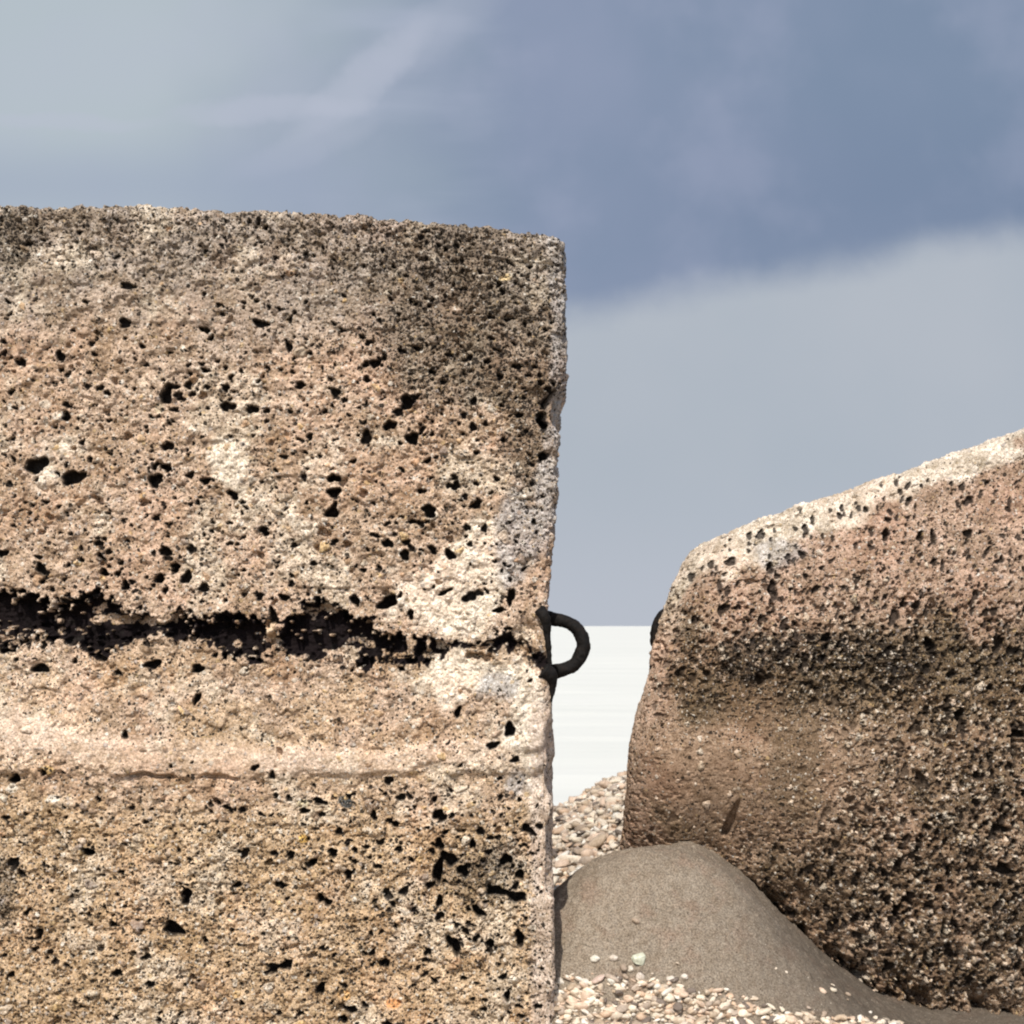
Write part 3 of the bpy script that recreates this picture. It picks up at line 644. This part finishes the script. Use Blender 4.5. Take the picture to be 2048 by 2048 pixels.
# ------------------------------------------------------------------ pebbles
def ico(sub):
    import bmesh
    bm = bmesh.new(); bmesh.ops.create_icosphere(bm, subdivisions=sub, radius=1.0)
    V_ = np.array([x.co[:] for x in bm.verts]); F_ = np.array([[q.index for q in f.verts] for f in bm.faces]); bm.free()
    return V_, F_
IV, IF = ico(2)
PAL = np.array([(.62, .55, .46), (.56, .47, .37), (.44, .35, .26), (.70, .66, .59), (.54, .40, .29), (.34, .27, .21), (.58, .45, .35), (.16, .13, .11), (.68, .61, .50), (.40, .33, .27), (.60, .52, .42)])
def rotm(a_, b_, c_):
    return np.array(mathutils.Euler((a_, b_, c_)).to_matrix())
def pebble_cloud(name, pts, radii, mat, r_, bright=1.0):
    n = len(pts); VV = []; TT = []
    for k in range(n):
        s = radii[k] * np.array([r_.uniform(.9, 1.7), r_.uniform(.65, 1.0), r_.uniform(.35, .75)])
        lv = IV * (1 + .75 * (vn(IV * 1.0 + k * 3.1, 1.5) - .5)[:, None]) * s
        R_ = rotm(r_.uniform(-.6, .6), r_.uniform(-.6, .6), r_.uniform(0, 6.3))
        VV.append(lv @ R_.T + pts[k] + np.array([0, 0, s[2] * .3]))
        cc = PAL[r_.integers(0, len(PAL))] * r_.uniform(.85, 1.08) * bright
        TT.append(np.tile(cc, (len(IV), 1)))
    FF = (IF[None] + (np.arange(n) * len(IV))[:, None, None]).reshape(-1, 3)
    return mesh_obj(name, np.concatenate(VV), None, FF, mat=mat, attrs={'tint': np.concatenate(TT)})

# shingle on the bank behind the gap
r_ = np.random.default_rng(21)
pts = []
while len(pts) < 9000:
    x = r_.uniform(-.6, 2.2) if r_.random() < .45 else r_.uniform(.05, .75); y = r_.uniform(5.2, 7.3)
    pts.append((x, y))
pts = np.array(pts); pz = ground_z(pts[:, 0], pts[:, 1]); pts = np.column_stack([pts, pz])
rad = np.clip(r_.lognormal(math.log(.0135), .45, len(pts)), .006, .036); pts[:, 2] += r_.uniform(-.025, .03, len(pts))
o = pebble_cloud('shingle_bank', pts, rad, M_PEB, r_); tag(o, 'pale shingle bank rising to the right behind the gap, in front of the sea', 'shingle', kind='stuff')

# shingle at the mouth of the gap, below the sand mound
pts = []; bu = [1060, 1110, 1180, 1240, 1290, 1350, 1430, 1500, 1580, 1800, 2100]; bv = [1962, 1952, 1946, 1932, 1932, 1960, 1976, 1992, 2020, 2050, 2080]
while len(pts) < 11000:
    x = r_.uniform(.02, 1.0); y = r_.uniform(2.86, 3.24)
    if r_.random() < .3:
        x = r_.normal(.45, .4); y = 2.9 - abs(r_.normal(0, .28))
        if y > 2.96 and x < .12: continue
    z = float(mound_z(np.array([x]), np.array([y]))[0]); pu = 1024 + x / (K * y); pv = 1252 + (EYE - z) / (K * y)
    b = np.interp(pu, bu, bv)
    t_ = (pv - b)
    if r_.random() < ((.006 if t_ > -90 else 0) if t_ < -8 else .02 if t_ < 0 else .35 if t_ < 18 else .95) : pts.append((x, y, z))
pts = np.array(pts); rad = np.clip(r_.lognormal(math.log(.0064), .45, len(pts)), .0028, .014); pts[:, 2] += r_.uniform(-.004, .004, len(pts))
o = pebble_cloud('gravel', pts, rad, M_PEB, r_, 1.15); tag(o, 'cream coloured gravel spread at the foot of the sand mound', 'gravel', kind='stuff')

# the stones one can pick out on the sand
def y_on_mound(u_, v_):
    ysn = np.linspace(2.8, 3.27, 1400); zm = mound_z((u_ - 1024) * K * ysn, ysn)
    d = zm - (EYE - (v_ - 1252) * K * ysn); k = np.argmax(d > 0); return ysn[k], zm[k]
IV3, IF3 = ico(3)
def stone_thing(name, u_, v_, ru, rv, color, label, cat, rot=0.0, square=False, seed=0):
    y, z = y_on_mound(u_, v_ + rv * .6); p_ = K * y
    s = np.array([ru * p_, max(ru, rv) * .75 * p_, rv * p_])
    lv = IV3.copy()
    if square:
        lv = np.sign(lv) * np.abs(lv) ** .45
        lv[:, 2] *= 1 + .35 * lv[:, 0]; lv[:, 0] *= 1 + .2 * lv[:, 2]
    lv = lv * (1 + .6 * (vn(IV3 + seed * 5.3, 1.6) - .5)[:, None]) * s
    lv = lv @ rotm(.1, rot, .3 * math.sin(seed)).T
    o = mesh_obj(name, lv, None, IF3, mat=M_PEB, attrs={'tint': np.tile(np.array(color) * .86, (len(lv), 1))})
    o.location = ((u_ - 1024) * p_, y, z + s[2] * .30)
    return tag(o, label, cat, 'single stones lying on the sand mound')
G1 = stone_thing
G1('stone_chip', 1276, 1917, 13, 9, (.74, .78, .64), 'squarish greenish white stone chip, the highest large stone on the sand mound', 'stone', square=True, seed=1)
G1('pebble', 1190, 1915, 10, 7, (.80, .77, .68), 'oval white pebble lying alone on the sand near the tall block', 'pebble', seed=2)
G1('pebble', 1227, 1915, 8, 6, (.72, .64, .55), 'small beige pebble between the lone white oval pebble and the greenish chip', 'pebble', seed=3)
G1('pebble', 1280, 1950, 8, 10, (.80, .72, .64), 'upright pinkish white pebble just below the greenish stone chip', 'pebble', seed=4)
G1('pebble', 1196, 1957, 15, 6, (.66, .52, .45), 'long dull pink pebble tilted on the sand', 'pebble', rot=-.45, seed=5)
G1('pebble', 1168, 1963, 10, 7, (.76, .70, .62), 'cream pebble touching the left end of the long pink pebble', 'pebble', seed=6)
G1('pebble', 1224, 1960, 10, 8, (.80, .78, .70), 'round white pebble to the right of the long pink pebble', 'pebble', seed=7)
G1('pebble', 1262, 1936, 7, 7, (.76, .70, .60), 'small cream pebble directly under the greenish stone chip', 'pebble', seed=8)
G1('pebble', 1342, 1957, 9, 6, (.76, .70, .62), 'left one of two pale pebbles lying close together right of the stone chip', 'pebble', seed=9)
G1('pebble', 1368, 1952, 8, 6, (.78, .72, .64), 'right one of two pale pebbles lying close together right of the stone chip', 'pebble', seed=10)
G1('pebble', 1120, 1961, 8, 8, (.78, .74, .66), 'round white pebble closest to the edge of the tall block', 'pebble', seed=11)
